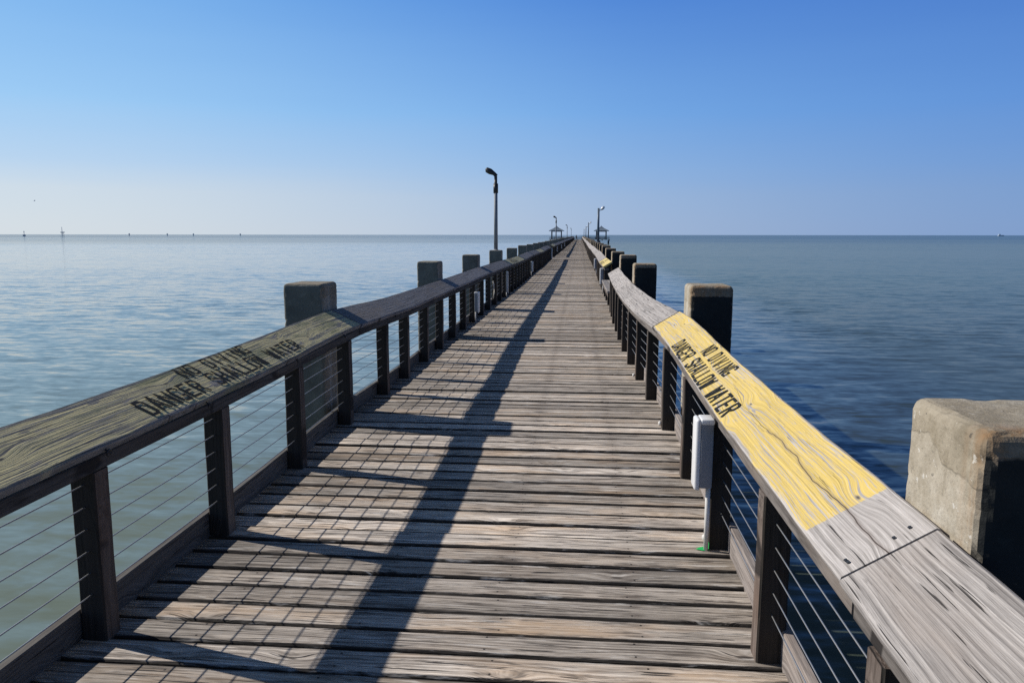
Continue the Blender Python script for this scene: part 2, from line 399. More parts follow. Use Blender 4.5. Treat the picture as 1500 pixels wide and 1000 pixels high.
M = {}
M['deck'] = deck_material()
M['frame'] = wood('dark_framing_wood', (0.03, 0.025, 0.02), (0.09, 0.075, 0.065), (0.08, 0.06, 0.045), 1.0, False)
M['frame'] = M['frame'][0].fin(M['frame'][2], 0.9, M['frame'][3], 0.2)
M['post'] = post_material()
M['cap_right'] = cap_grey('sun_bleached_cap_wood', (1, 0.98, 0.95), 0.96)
M['cap_left'] = cap_grey('grey_blue_cap_wood', (0.94, 0.98, 1.08), 0.55)  # blue sky light and weak sun put into the grey
M['yellow'] = cap_painted('worn_yellow_painted_wood', (0.66, 0.485, 0.145), (0.22, 0.20, 0.185), (0.54, 0.50, 0.475), 0.53, 2.255, True)
M['yellow_far'] = cap_painted('yellow_painted_wood_far', (0.66, 0.52, 0.18), (0.20, 0.18, 0.17), (0.46, 0.42, 0.40), 0.56)
M['olive'] = cap_painted('faded_olive_painted_wood', (0.60, 0.525, 0.285), (0.07, 0.068, 0.066), (0.27, 0.26, 0.25), 0.49, None, False, True)
M['toe'] = wood('toe_board_wood', (0.13, 0.11, 0.10), (0.33, 0.29, 0.265), (0.25, 0.19, 0.15), 1.0, True, 0.5, 0.4)
M['toe'] = M['toe'][0].fin(M['toe'][2], 0.85, M['toe'][3], 0.2)
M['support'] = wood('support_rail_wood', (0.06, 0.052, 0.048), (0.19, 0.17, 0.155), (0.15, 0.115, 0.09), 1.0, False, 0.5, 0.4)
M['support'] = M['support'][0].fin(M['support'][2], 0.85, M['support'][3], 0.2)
M['toe_left'] = wood('shaded_toe_board_wood', (0.07, 0.066, 0.064), (0.21, 0.20, 0.19), (0.15, 0.13, 0.11), 1.0, True, 0.5, 0.4)  # darker copy of the toe wood, shade put into the colour
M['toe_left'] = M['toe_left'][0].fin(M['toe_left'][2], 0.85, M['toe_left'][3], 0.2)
M['support_left'] = wood('shaded_support_rail_wood', (0.022, 0.020, 0.019), (0.085, 0.078, 0.072), (0.06, 0.048, 0.04), 1.0, False, 0.5, 0.4)  # same wood as the right support, with shade mixed into its tone
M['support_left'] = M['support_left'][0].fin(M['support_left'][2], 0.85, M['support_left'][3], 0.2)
M['cable'] = plain('stainless_cable', (0.42, 0.42, 0.42), 0.42, 0.5, 0.8, 0.4, 30)
def stencil():
    t = NT('black_stencil_paint'); p = t.pos()
    a = t.noise(p, 55.0, 4.0, 0.7); b = t.noise(t.vmath('MULTIPLY', p, (160.0, 14.0, 160.0)), 1.0, 3.0, 0.6)
    k = t.math('ADD', t.math('MULTIPLY', a, 0.5), t.math('MULTIPLY', b, 0.5))
    c = t.mix(t.mr(k, 0.57, 0.66, 0.0, 0.3), (0.011, 0.013, 0.014), (0.16, 0.14, 0.085))
    return t.fin(c, 0.8, None, 0.2)
M['black'] = stencil()
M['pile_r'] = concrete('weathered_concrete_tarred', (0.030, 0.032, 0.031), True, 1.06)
M['pile_l'] = concrete('weathered_concrete_shaded', (0.165, 0.172, 0.152), False, 0.8)  # dark side tone is painted shade on plain concrete
M['white'] = plain('white_plastic', (0.74, 0.74, 0.74), 0.35, 0.5, 0, 0.2, 9)
M['shaded_plastic'] = plain('shaded_plastic', (0.22, 0.235, 0.26), 0.4, 0.5, 0, 0.15, 9)  # shaded side of the white box, its shade put into the colour
M['conduit'] = plain('white_conduit', (0.66, 0.64, 0.60), 0.5, 0.4, 0, 0.3, 12)
M['green'] = plain('green_spray_paint', (0.02, 0.50, 0.12), 0.7, 0.3, 0, 0.35, 40)
M['steel'] = plain('galvanised_steel', (0.24, 0.26, 0.28), 0.6, 0.3, 0.0, 0.35, 7)
M['lamp_dark'] = plain('dark_lamp_housing', (0.03, 0.032, 0.035), 0.45, 0.5, 0.2, 0.3, 12)
M['lamp_pale'] = plain('pale_lamp_housing', (0.70, 0.71, 0.72), 0.35, 0.6, 0.3, 0.15, 12)
M['blue_steel'] = plain('blue_grey_pole_paint', (0.10, 0.14, 0.19), 0.5, 0.4, 0.1, 0.3, 7)
M['roof'] = plain('blue_grey_metal_roof', (0.20, 0.25, 0.30), 0.5, 0.4, 0.2, 0.3, 2)
M['gaz_post'] = plain('dark_timber_gazebo_post', (0.075, 0.085, 0.09), 0.8, 0.2, 0, 0.4, 4)
M['bench'] = cap_grey('bench_wood', (1, 0.97, 0.94), 0.85)
M['haze'] = plain('hazy_steel', (0.42, 0.49, 0.56), 0.8, 0.2, 0, 0.1, 0.4)  # distance haze put into the base colour
M['gull'] = plain('gull_feathers', (0.60, 0.62, 0.66), 0.8, 0.2, 0, 0.2, 8)
M['rope'] = plain('pale_rope', (0.62, 0.60, 0.55), 0.9, 0.1, 0, 0.3, 60)

# ------------------------------------------------------------------ the sea
me = bpy.data.meshes.new('sea')
S = 30000.0
SEA = -1.5
me.from_pydata([(-S, -S, SEA), (S, -S, SEA), (S, S, SEA), (-S, S, SEA)], [], [(0, 1, 2, 3)])
me.materials.append(sea_material())
sea = bpy.data.objects.new('sea', me); COL.objects.link(sea); tag(sea, kind='structure')

# ------------------------------------------------------------------ deck
PIER_END = 276.0
mb = MB()
y = -1.2
pitch = 0.1755
i = 0
while y < PIER_END:
    near = y < 12
    if near:
        gap = random.choice([0.012, 0.014, 0.017, 0.020, 0.027])
    else:
        gap = 0.012
    Wd = pitch - gap
    x0 = -2.20 + random.uniform(-0.012, 0.012); x1 = 0.845 + random.uniform(-0.012, 0.012)
    dz = random.uniform(-0.006, 0.006)
    tone = random.random()
    rnd = (tone, random.random() ** 1.5, random.random())
    # board along +X; v = +Y, w = +Z
    mb.board((x0, y, -0.045 + dz), (1, 0, 0), (0, 1, 0), (0, 0, 1), x1 - x0, Wd, 0.045,
             16 if near else (4 if y < 40 else 1), 0.009 if y < 40 else 0.006, 0.0022 if near else 0.0, rnd, 0, bend,
             1, random.uniform(-0.03, 0.03) if near else 0)
    y += pitch
# joists and edge beams under the boards
for x in (-1.95, -1.2, -0.6, 0.0, 0.66):
    mb.board((x - 0.04, -1.2, -0.30), (0, 1, 0), (1, 0, 0), (0, 0, 1), PIER_END + 1.2, 0.08, 0.245, 60, 0.004, 0, (0.5, 0.5, 0.5), 1, bend)
deck = mb.build('pier_deck', [M['deck'], M['frame']])
tag(deck, kind='structure')

# ------------------------------------------------------------------ piles
PY_R = [2.02, 6.74, 12.45, 17.25, 22.2, 27.3]
PY_L = [1.7, 6.65, 12.55, 17.1, 22.1, 27.4]
while PY_R[-1] < PIER_END - 8: PY_R.append(PY_R[-1] + 5.05)
while PY_L[-1] < PIER_END - 8: PY_L.append(PY_L[-1] + 5.05)
def pile_mesh(name, mat, segb=4, w=0.365, d=0.42, ztop=1.24, zbot=-3.0, r=0.035):
    import bmesh
    bm = bmesh.new()
    bmesh.ops.create_cube(bm, size=1.0)
    for v in bm.verts:
        v.co.x *= w; v.co.y *= d
        v.co.z = ztop if v.co.z > 0 else zbot
    ed = [e for e in bm.edges if max(a.co.z for a in e.verts) > 0]
    bmesh.ops.bevel(bm, geom=ed, offset=r, segments=segb, profile=0.5, affect='EDGES')
    from mathutils import noise as mn
    top = [e for e in bm.edges]
    bmesh.ops.subdivide_edges(bm, edges=[e for e in bm.edges if e.calc_length() > 1.0], cuts=40, use_grid_fill=True)
    bmesh.ops.subdivide_edges(bm, edges=[e for e in bm.edges if 0.1 < e.calc_length() < 1.0], cuts=8, use_grid_fill=True)
    seed = random.uniform(0, 50)
    for v in bm.verts:
        q = v.co
        n1 = mn.noise(Vector((q.x * 7 + seed, q.y * 7, q.z * 7))); n2 = mn.noise(Vector((q.x * 26, q.y * 26 + seed, q.z * 26)))
        ax = abs(q.x) / (w / 2); ay = abs(q.y) / (d / 2); az = 1.0 if q.z > ztop - 0.05 else 0.0
        edge = 1.0 if (ax > 0.82) + (ay > 0.82) + az >= 2 else 0.0
        k = 0.003 * n1 + 0.0015 * n2 - edge * max(0.0, n2 + 0.5 * n1 - 0.15) * 0.014
        dirn = Vector((q.x / w, q.y / d, 0.5 if az else 0.0))
        if dirn.length > 1e-6: v.co += dirn.normalized() * k
    bmesh.ops.recalc_face_normals(bm, faces=bm.faces)
    me = bpy.data.meshes.new(name); bm.to_mesh(me); bm.free()
    me.materials.append(mat)
    return me
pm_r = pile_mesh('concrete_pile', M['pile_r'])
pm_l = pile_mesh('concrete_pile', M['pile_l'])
ordn = ['nearest', 'second', 'third', 'fourth', 'fifth', 'sixth']
lab_r = ['large pale rust-streaked concrete pile at the right edge beside the bare grey handrail',
         'square concrete pile with black shaded face beside the far end of the yellow handrail board',
         'square dark-faced concrete pile behind the long grey handrail board on the right',
         'dark-faced concrete pile right of the gap in the right railing above the bench',
         'dark-faced concrete pile behind the second yellow handrail board on the right']
lab_l = [None,
         'shaded concrete pile at the end of the stencilled olive handrail board on the left',
         'shaded square concrete pile on the left, second in front of the lamp topped pile',
         'narrow-looking concrete pile on the left, next in front of the lamp topped pile',
         'concrete pile on the left that carries the nearest tall lamp post',
         'dark concrete pile on the left just beyond the nearest tall lamp post']
lamp_L = []; lamp_R = []
def place_piles(ys, x, mesh, labs, side):
    for k, yy in enumerate(ys):
        if side == 'left' and k == 0: continue          # hidden outside the frame
        o = bpy.data.objects.new('concrete_pile', mesh)
        COL.objects.link(o)
        b = bend((x, yy, 0))
        jz = random.uniform(-0.015, 0.02) if k > 1 else 0
        o.location = (b.x + (random.uniform(-.012, .012) if k > 2 else 0), yy, jz + (0.03 if k == 1 else 0))
        o.rotation_euler.z = random.uniform(-0.012, 0.012)
        lb = labs[k] if k < len(labs) else 'square concrete pile in the distant receding row along the %s side of the pier' % side
        tag(o, lb, 'pile', 'concrete piles along the %s side of the pier' % side)
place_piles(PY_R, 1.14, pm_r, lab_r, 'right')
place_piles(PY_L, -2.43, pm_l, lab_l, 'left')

# ------------------------------------------------------------------ lettering (stencil strokes)
GLY = {  # strokes on a unit cell (x 0..1, y 0..1), stencil bridges left open
    'N': [[(0, 0), (0, 1)], [(0.02, 1), (0.98, 0)], [(1, 0), (1, 1)]],
    'O': [[(0.42, 0), (0.18, 0), (0, 0.14), (0, 0.86), (0.18, 1), (0.42, 1)], [(0.58, 0), (0.82, 0), (1, 0.14), (1, 0.86), (0.82, 1), (0.58, 1)]],
    'D': [[(0.08, 0), (0.08, 1)], [(0.3, 1), (0.75, 1), (1, 0.82), (1, 0.18), (0.75, 0), (0.3, 0)]],
    'I': [[(0.5, 0), (0.5, 1)]],
    'V': [[(0, 1), (0.46, 0)], [(1, 1), (0.54, 0)]],
    'G': [[(0.98, 0.80), (0.98, 0.88), (0.8, 1), (0.58, 1)], [(0.42, 1), (0.18, 1), (0, 0.86), (0, 0.14), (0.18, 0), (0.42, 0)], [(0.58, 0), (0.98, 0.02), (0.98, 0.36), (0.64, 0.36)]],
    'A': [[(0, 0), (0.46, 1)], [(1, 0), (0.54, 1)], [(0.24, 0.32), (0.76, 0.32)]],
    'E': [[(0.06, 0), (0.06, 1)], [(0.28, 1), (1, 1)], [(0.28, 0.52), (0.8, 0.52)], [(0.28, 0), (1, 0)]],
    'R': [[(0.06, 0), (0.06, 1)], [(0.28, 1), (0.75, 1), (0.98, 0.88), (0.98, 0.62), (0.75, 0.5), (0.28, 0.5)], [(0.55, 0.46), (1, 0)]],
    'S': [[(0.98, 0.83), (0.98, 0.9), (0.8, 1), (0.2, 1), (0, 0.86), (0, 0.66), (0.2, 0.55), (0.42, 0.52)], [(0.58, 0.48), (0.8, 0.45), (1, 0.34), (1, 0.14), (0.8, 0), (0.2, 0), (0.02, 0.10), (0.02, 0.17)]],
    'H': [[(0.04, 0), (0.04, 1)], [(0.96, 0), (0.96, 1)], [(0.22, 0.5), (0.78, 0.5)]],
    'L': [[(0.06, 0), (0.06, 1)], [(0.28, 0), (1, 0)]],
    'W': [[(0, 1), (0.24, 0)], [(0.3, 0), (0.48, 0.8)], [(0.52, 0.8), (0.7, 0)], [(0.76, 0), (1, 1)]],
    'T': [[(0, 1), (1, 1)], [(0.5, 0.86), (0.5, 0)]],
}
def letter_mesh(mb, text, start, adv, up, pitch, height, fx, th=0.017, first=0):
    """flat strokes painted on a surface. fx(a, b) -> world point for along/up coordinates"""
    n = first
    for chh in text:
        if chh != ' ':
            w = pitch * 0.64
            jx, jy = random.uniform(-0.003, 0.003), random.uniform(-0.003, 0.003)
            for st in GLY[chh]:
                pts = [Vector((n * pitch + q[0] * w + jx, q[1] * (height - th) + th / 2 + jy)) for q in st]
                L, R = [], []
                for k, p in enumerate(pts):
                    d0 = (pts[k] - pts[k - 1]).normalized() if k else None
                    d1 = (pts[k + 1] - pts[k]).normalized() if k < len(pts) - 1 else None
                    d = ((d0 or d1) + (d1 or d0)).normalized()
                    nn = Vector((-d.y, d.x))
                    sc_ = 1.0
                    if d0 and d1: sc_ = 1 / max(0.5, d.dot(d1))
                    ext = Vector((0, 0))
                    if not d0: ext = -d * th * 0.45
                    if not d1: ext = d * th * 0.45
                    L.append(p + ext + nn * th / 2 * sc_); R.append(p + ext - nn * th / 2 * sc_)
                vs = [fx(q.x, q.y) for q in L] + [fx(q.x, q.y) for q in R]
                m = len(L)
                mb.add(vs, [(k, k + 1, m + k + 1, m + k) for k in range(m - 1)], [(random.random() * 0 + q.y, q.z, 0) for q in vs])
        n += 1

# ------------------------------------------------------------------ railings
CT = 0.046
def side_geom(side):
    if side == 'right':
        return dict(cw=0.285, inx=0.686, inz=0.806, dirv=Vector((0.242, 0, 0.150)).normalized(), post_x=(0.720, 0.832), cable_x=0.775, toe_x=0.838, sup_x=(0.730, 0.845), s=1)
    return dict(cw=0.302, inx=-1.937, inz=0.842, dirv=Vector((-0.248, 0, 0.115)).normalized(), post_x=(-2.068, -1.958), cable_x=-2.010, toe_x=-2.095, sup_x=(-2.075, -1.962), s=-1)

def railing(side, name_label, y0, y1, posts, joints, paint, stencils):
    G = side_geom(side)
    root = thing('wooden_railing', name_label, 'railing', (0.5 * sum(G['post_x']), 0.5 * (y0 + y1), 0), 0, 'weathered timber railings of the pier')
    v = G['dirv']; w = Vector((0, 1, 0)).cross(v)
    if w.z < 0: w = -w
    # cap boards
    for k in range(len(joints) - 1):
        a, b = joints[k], joints[k + 1]
        near = a < 13
        m = MB()
        gap = 0.012 if near else 0.02
        jz = random.uniform(-0.006, 0.006) if a > 2 else 0
        off = 0.012 * (1 if k % 2 else -1) if near else random.uniform(-.012, .012)
        o = Vector((G['inx'] + off * 0.4, a + gap / 2, G['inz'] + jz)) - w * CT
        mat = paint.get(k, M['cap_' + side])
        if side == 'right' and k == 0: gap = 0.018
        m.board(o, (0, 1, 0), v, w, b - a - gap, G['cw'], CT, 72 if near else 6, 0.007, 0.0018 if near else 0.0, None, 0, bend, 3 if near else 1)
        cap = m.build('cap_board', mat, root)
        if mat is M['yellow'] or mat is M['yellow_far']: cap['label'] = 'yellow painted handrail board'
        if mat is M['olive']: cap['label'] = 'faded olive painted handrail board with lichen'
        if k in stencils:
            far = stencils[k] == 'far'
            off_n = w * 0.0045
            base = Vector((G['inx'] + off * 0.4, 0, G['inz'] + jz))
            if side == 'right':
                st = 5.70 if not far else b - 0.75
                p1 = 0.1035 if not far else 0.1; h1 = 0.118
                def fx1(al, up): return bend(base + off_n + Vector((0, st - al, 0)) + v * (0.006 + up))
                st2 = st - 0.62
                def fx2(al, up): return bend(base + off_n + Vector((0, st2 - al, 0)) + v * (0.148 + up))
            else:
                st = 3.27 if not far else a + 0.9
                p1 = 0.0985; h1 = 0.132
                def fx1(al, up): return bend(base + off_n + Vector((0, st + al, 0)) + v * (0.036 + up))
                st2 = st + 0.57
                def fx2(al, up): return bend(base + off_n + Vector((0, st2 + al, 0)) + v * (0.184 + up))
            for args in (('DANGER SHALLOW WATER', 0, 0, 0, p1, h1, fx1, 0.0175 if side == 'left' else 0.016),
                         ('NO DIVING', 0, 0, 0, 0.093 if side == 'left' else 0.0905, 0.108, fx2, 0.0150 if side == 'left' else 0.0142)):
                at = 0
                for word in args[0].split(' '):
                    lm = MB(); letter_mesh(lm, word, *args[1:], first=at)
                    let = lm.build('lettering', M['black'], cap, recalc=False)
                    let.matrix_parent_inverse = (Matrix.Translation(root.location) @ cap.matrix_parent_inverse).inverted()
                    let['label'] = 'black stencilled word ' + word
                    at += len(word) + 1
        # support rail under the cap
        m = MB()
        sx = G['sup_x']
        zt = G['inz'] - 0.043
        m.board((sx[0], a + 0.01, zt - 0.062), (0, 1, 0), (1, 0, 0), (0, 0, 1), b - a - 0.02, sx[1] - sx[0], 0.062, 12 if near else 4, 0.004, 0.001 if near else 0, None, 0, bend)
        m.build('support_rail', M['support' if side == 'right' else 'support_left'], root)
    # posts
    zt = G['inz'] - 0.043 - 0.064
    rest = MB()
    for k, py in enumerate(posts):
        m = MB() if k < 99 else rest
        near = py < 13
        jx = random.uniform(-0.006, 0.006); jy = random.uniform(-.01, .01) if not near else 0
        z0 = -0.03
        def fn(p, py=py):
            b = bend((p.x, py, p.z)); return Vector((b.x, p.y, b.z))
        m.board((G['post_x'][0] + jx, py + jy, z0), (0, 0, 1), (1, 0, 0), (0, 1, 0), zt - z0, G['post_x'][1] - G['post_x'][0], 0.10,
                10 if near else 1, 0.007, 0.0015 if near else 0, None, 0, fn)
        if k < 99:
            m.build('post', M['post'], root)
    if rest.v:
        o = rest.build('post', M['post'], root); o['kind'] = 'stuff'
    # toe boards
    for k in range(len(joints) - 1):
        a, b = joints[k], joints[k + 1]
        m = MB(); near = a < 13
        m.board((G['toe_x'] - 0.019, a + 0.01, -0.02), (0, 1, 0), (0, 0, 1), (1, 0, 0), b - a - 0.02, 0.155 if side == 'left' else 0.172, 0.038, 20 if near else 4, 0.004, 0.0012 if near else 0, None, 0, bend)
        m.build('toe_board', M['toe' if side == 'right' else 'toe_left'], root)
    # cables
    for c in range(6):
        m = MB()
        z = 0.212 + 0.0945 * c
        pts = []
        yy = y0 + 0.05
        while yy < y1 - 0.05:
            sag = 0.0
            pts.append(bend((G['cable_x'], yy, z + sag))); yy += 0.6 if yy < 20 else 2.5
        pts.append(bend((G['cable_x'], y1 - 0.05, z)))
        m.tube(pts, 0.0029, 6)
        m.build('cable', M['cable'], root, smooth=True)
    return root

def seq(start, end, step):
    r = []
    while start < end: r.append(start); start += step
    return r
postsR1 = [0.55, 1.70, 2.87, 3.96, 5.09, 6.28, 7.58, 8.80, 9.95, 11.1, 12.3, 13.45, 14.6, 15.75, 16.6]
postsL1 = [0.5, 1.65, 2.79, 3.90, 5.06, 6.20, 7.56, 8.63, 9.87, 11.05] + seq(12.25, 52.0, 1.16) + [52.6]
GAP_R = (17.4, 21.3); GAP_L = (52.8, 58.5)
jR1 = [-1.0, 1.935, 6.95, 12.45, 17.4]
jL1 = [-1.0, 6.55, 12.25, 16.95, 21.9, 27.4, 32.4, 37.4, 42.4, 47.5, 52.8]
jR2 = [21.3] + seq(25.9, PIER_END - 3, 5.05) + [PIER_END]
jL2 = [58.5] + seq(63.2, PIER_END - 3, 5.05) + [PIER_END]
rR1 = railing('right', 'near right timber railing with slanted handrail, one board bright yellow and stencilled', -1.0, GAP_R[0], postsR1, jR1,
              {1: M['yellow']}, {1: 'near'})
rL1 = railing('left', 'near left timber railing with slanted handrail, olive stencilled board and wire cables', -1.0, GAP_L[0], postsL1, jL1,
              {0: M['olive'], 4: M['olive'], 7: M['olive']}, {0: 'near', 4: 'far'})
rR2 = railing('right', 'far right timber railing beyond the bench, starting with a yellow handrail board', GAP_R[1], PIER_END, seq(GAP_R[1] + 0.05, PIER_END, 1.2), jR2,
              {0: M['yellow_far']}, {0: 'far'})
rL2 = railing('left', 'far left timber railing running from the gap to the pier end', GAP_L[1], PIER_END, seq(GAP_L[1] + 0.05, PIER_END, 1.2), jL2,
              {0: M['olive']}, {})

# nail heads, splits at the near joint of the right handrail and dark hooks under the left one
def part_of(mb, name, mat, root, smooth=False):
    return mb.build(name, mat, root, smooth)
G = side_geom('right'); v = G['dirv']; w = Vector((0, 1, 0)).cross(v)
if w.z < 0: w = -w
for (yy, vv) in ((1.985, 0.05), (2.0, 0.048), (1.99, 0.185), (2.0, 0.235), (1.885, 0.19), (1.87, 0.235), (1.86, 0.06)):
    m = MB(); p = Vector((G['inx'], yy, G['inz'])) + v * vv
    m.tube([p + w * 0.0005, p + w * 0.0022], 0.0055, 8)
    m.build('nail', M['lamp_dark'], rR1)
for yy in (2.86, 3.72, 4.98, 6.05, 7.9, 8.8):
    m = MB(); p = bend((-1.9345, yy, 0.815))
    pts = [p + Vector((0, 0.016 * math.cos(a), 0.014 * math.sin(a) - 0.012)) for a in [k * 0.7 for k in range(-1, 7)]]
    pts = [p + Vector((-0.02, 0.0, 0.005))] + pts
    m.tube(pts, 0.004, 6)
    m.build('hook', M['lamp_dark'], rL1, True)
# nuts where the cables enter the near posts: small bolts at post feet
for yy in (3.96, 6.28, 8.80):
    m = MB(); p = bend((0.712, yy + 0.05, 0.05))
    m.tube([p, p + Vector((-0.012, 0, 0)), p + Vector((-0.022, 0, 0))], 0.018, 10, radii=[0.02, 0.02, 0.012])
    m.build('bolt', M['conduit'], rR1, True)

# ------------------------------------------------------------------ electrical boxes on the posts
def rounded_box(x0, x1, y0, y1, z0, z1, r, mat, name, parent):
    import bmesh
    bm = bmesh.new(); bmesh.ops.create_cube(bm, size=1)
    for q in bm.verts:
        q.co = Vector((x0 if q.co.x < 0 else x1, y0 if q.co.y < 0 else y1, z0 if q.co.z < 0 else z1))
    bmesh.ops.bevel(bm, geom=bm.edges[:], offset=r, segments=3, profile=0.5, affect='EDGES')
    me = bpy.data.meshes.new(name); bm.to_mesh(me); bm.free(); me.materials.append(mat)
    me.polygons.foreach_set('use_smooth', [True] * len(me.polygons))
    o = bpy.data.objects.new(name, me); COL.objects.link(o)
    o.parent = parent
    return o
def electrical_box(x, yy, z0, z1, s, label, depth=0.105, wy=0.17, conduit=True):
    """x = face of the post, s = direction pointing to the walkway (-1 on the right side, +1 on the left)"""
    b = bend((x, yy, 0))
    t = thing('electrical_box', label, 'electrical box', (b.x, yy, b.z), 0, 'white electrical boxes on the railing posts')
    def bx(a, c): return (min(a * s, c * s), max(a * s, c * s))
    X = bx(0.004, depth * 0.72); rounded_box(X[0], X[1], -wy / 2 + .004, wy / 2 - .004, z0 + 0.012, z1 - 0.012, 0.008, M['shaded_plastic'], 'housing', t)
    X = bx(depth * 0.70, depth * 1.0); rounded_box(X[0], X[1], -wy / 2, wy / 2, z0, z1, 0.014, M['white'], 'cover', t)
    X = bx(0.0, depth * 0.74); rounded_box(X[0], X[1], -wy / 2, wy / 2, z1 - 0.03, z1 + 0.002, 0.010, M['white'], 'cap', t)
    if conduit:
        m = MB()
        m.tube([(0.016 * s, -0.01, 0.0), (0.016 * s, -0.01, z0 + 0.03)], 0.013, 10)
        o = m.build('conduit', M['conduit'], None, True); o.parent = t
        m = MB(); m.tube([(0.07 * s, 0, z0 - 0.014), (0.07 * s, 0, z0 + 0.01)], 0.009, 8)
        o = m.build('knob', M['white'], None, True); o.parent = t
    return t
electrical_box(0.716, 3.955, 0.352, 0.738, -1, 'white electrical box on the right railing post beside the yellow handrail', 0.098, 0.12)
m = MB(); bq = bend((0.7, 3.9, 0))
vs = [bend(q) + Vector((0, 0, 0.004)) for q in [(0.645, 3.945, 0.006), (0.68, 3.93, 0.006), (0.717, 3.935, 0.006), (0.717, 3.975, 0.006), (0.69, 3.98, 0.006), (0.665, 3.965, 0.006)]]
m.add(vs, [tuple(range(6))]); gp = m.build('paint_mark', M['green'], rR1)
gp['label'] = 'bright green spray paint mark at post foot'
m = MB(); m.add([(0.7175, 3.945, 0.004), (0.7175, 4.03, 0.004), (0.7175, 4.03, 0.07), (0.7175, 3.945, 0.05)], [(0, 1, 2, 3)])
m.build('paint_mark', M['green'], rR1)
electrical_box(0.722, 22.0, 0.28, 0.74, -1, 'white electrical box on the right railing beneath the second yellow handrail board')
electrical_box(0.722, 31.4, 0.30, 0.72, -1, 'small white electrical box on the far right railing')
electrical_box(-1.958, 14.55, 0.20, 0.60, 1, 'white electrical box on the left railing, largest of those on that side', 0.09, 0.17)
electrical_box(-1.958, 20.35, 0.12, 0.70, 1, 'tall narrow white box on the left railing under a grey handrail board', 0.06, 0.10)
electrical_box(-1.958, 30.8, 0.20, 0.62, 1, 'small white electrical box on the left railing beyond the lamp post', 0.09, 0.17)
electrical_box(-1.958, 52.65, 0.02, 0.78, 1, 'tall white box on the end post beside the gap in the left railing', 0.09, 0.20, False)
for yy in (66.0, 80.0, 95.0):
    electrical_box(-1.958, yy, 0.25, 0.68, 1, 'tiny white box on the far left railing towards the pier end', 0.09, 0.17, False)
# rope loop tied to the left railing
m = MB(); p = bend((-1.945, 17.3, 0.62))
m.tube([p, p + Vector((0.02, .05, -.08)), p + Vector((0.02, .07, -.25)), p + Vector((0.01, 0.02, -.40)), p + Vector((0.02, -.05, -.30)), p + Vector((0.02, -.04, -.12)), p], 0.008, 6)
o = m.build('rope_loop', M['rope'], None, True); tag(o, 'pale rope loop hanging on the left railing', 'rope')

# ------------------------------------------------------------------ bench in the gap of the right railing
bt = thing('bench', 'weathered plank bench standing in the gap of the right railing', 'bench', (0.75, 18.9, 0))
BY0, BY1 = 16.85, 21.1
for k in range(2):
    m = MB(); m.board((0.62 + k * 0.155, BY0, 0.415), (0, 1, 0), (1, 0, 0), (0, 0, 1), BY1 - BY0, 0.145, 0.045, 8, 0.006, 0.001, None, 0, None)
    m.build('seat', M['bench'], bt)
m = MB(); m.board((0.635, BY0 + .02, 0.315), (0, 1, 0), (1, 0, 0), (0, 0, 1), BY1 - BY0 - .04, 0.04, 0.097, 2, 0.004); m.build('apron', M['post'], bt)
m = MB(); m.board((0.86, BY0 + .02, 0.315), (0, 1, 0), (1, 0, 0), (0, 0, 1), BY1 - BY0 - .04, 0.04, 0.097, 2, 0.004); m.build('apron', M['post'], bt)
for yy in (16.9, 18.2, 19.6, 20.95):
    for x in (0.677, 0.80):
        m = MB(); m.board((x, yy, 0.0), (0, 0, 1), (1, 0, 0), (0, 1, 0), 0.412, 0.055, 0.09, 1, 0.004)
        m.build('leg', M['post'], bt)

# ------------------------------------------------------------------ lamp posts
def lamp_left(yy, label):
    b = bend((-2.43, yy, 0))
    t = thing('lamp_post', label, 'lamp post', (b.x, yy, 1.24), 0, 'lamp posts on the left piles')
    def loc(m, name, mat, smooth=True):
        o = m.build(name, mat, None, smooth); o.parent = t
    m = MB(); m.tube([(0, 0, 0), (0, 0, 0.02), (0, 0, 0.021), (0, 0, 0.045)], 0.1, 16, radii=[0.11, 0.11, 0.07, 0.06]); loc(m, 'base_plate', M['steel'])
    m = MB(); m.tube([(0, 0, 0.02), (0, 0, 1.75)], 0.056, 16, radii=[0.058, 0.052]); loc(m, 'pole', M['steel'])
    m = MB(); m.tube([(0, 0, 1.66), (0, 0, 1.93), (0, 0, 1.931), (0, 0, 2.13), (-0.03, 0, 2.19)], 0.06, 14, radii=[0.070, 0.070, 0.045, 0.045, 0.05]); loc(m, 'collar', M['lamp_dark'])
    m = MB()
    m.tube([(0.03, 0, 2.15), (-0.05, 0, 2.215), (-0.16, -0.0, 2.275), (-0.27, 0, 2.325), (-0.30, 0, 2.325)], 0.06, 12, radii=[0.045, 0.055, 0.085, 0.075, 0.03])
    loc(m, 'lamp_head', M['lamp_dark'])
def lamp_right(yy, label):
    b = bend((1.14, yy, 0))
    t = thing('lamp_post', label, 'lamp post', (b.x, yy, 1.24), 0, 'lamp posts on the right piles')
    def loc(m, name, mat, smooth=True):
        o = m.build(name, mat, None, smooth); o.parent = t
    m = MB(); m.tube([(0, 0, 0), (0, 0, 0.02), (0, 0, 0.021), (0, 0, 0.045)], 0.1, 16, radii=[0.12, 0.12, 0.09, 0.08]); loc(m, 'base_plate', M['blue_steel'])
    m = MB(); m.tube([(0, 0, 0.02), (0, 0, 2.1)], 0.07, 14, radii=[0.078, 0.065]); loc(m, 'pole', M['blue_steel'])
    m = MB(); m.tube([(0, 0, 1.98), (0.08, 0, 1.97), (0.17, 0, 1.99), (0.22, 0, 2.03)], 0.025, 8); loc(m, 'bracket', M['lamp_pale'])
    m = MB(); m.tube([(0.17, 0, 2.0), (0.22, 0, 2.06), (0.31, 0, 2.15), (0.36, 0, 2.19)], 0.08, 12, radii=[0.04, 0.085, 0.085, 0.05]); loc(m, 'lamp_head', M['lamp_pale'])
def nearest(lst, yy): return min(lst, key=lambda q: abs(q - yy))
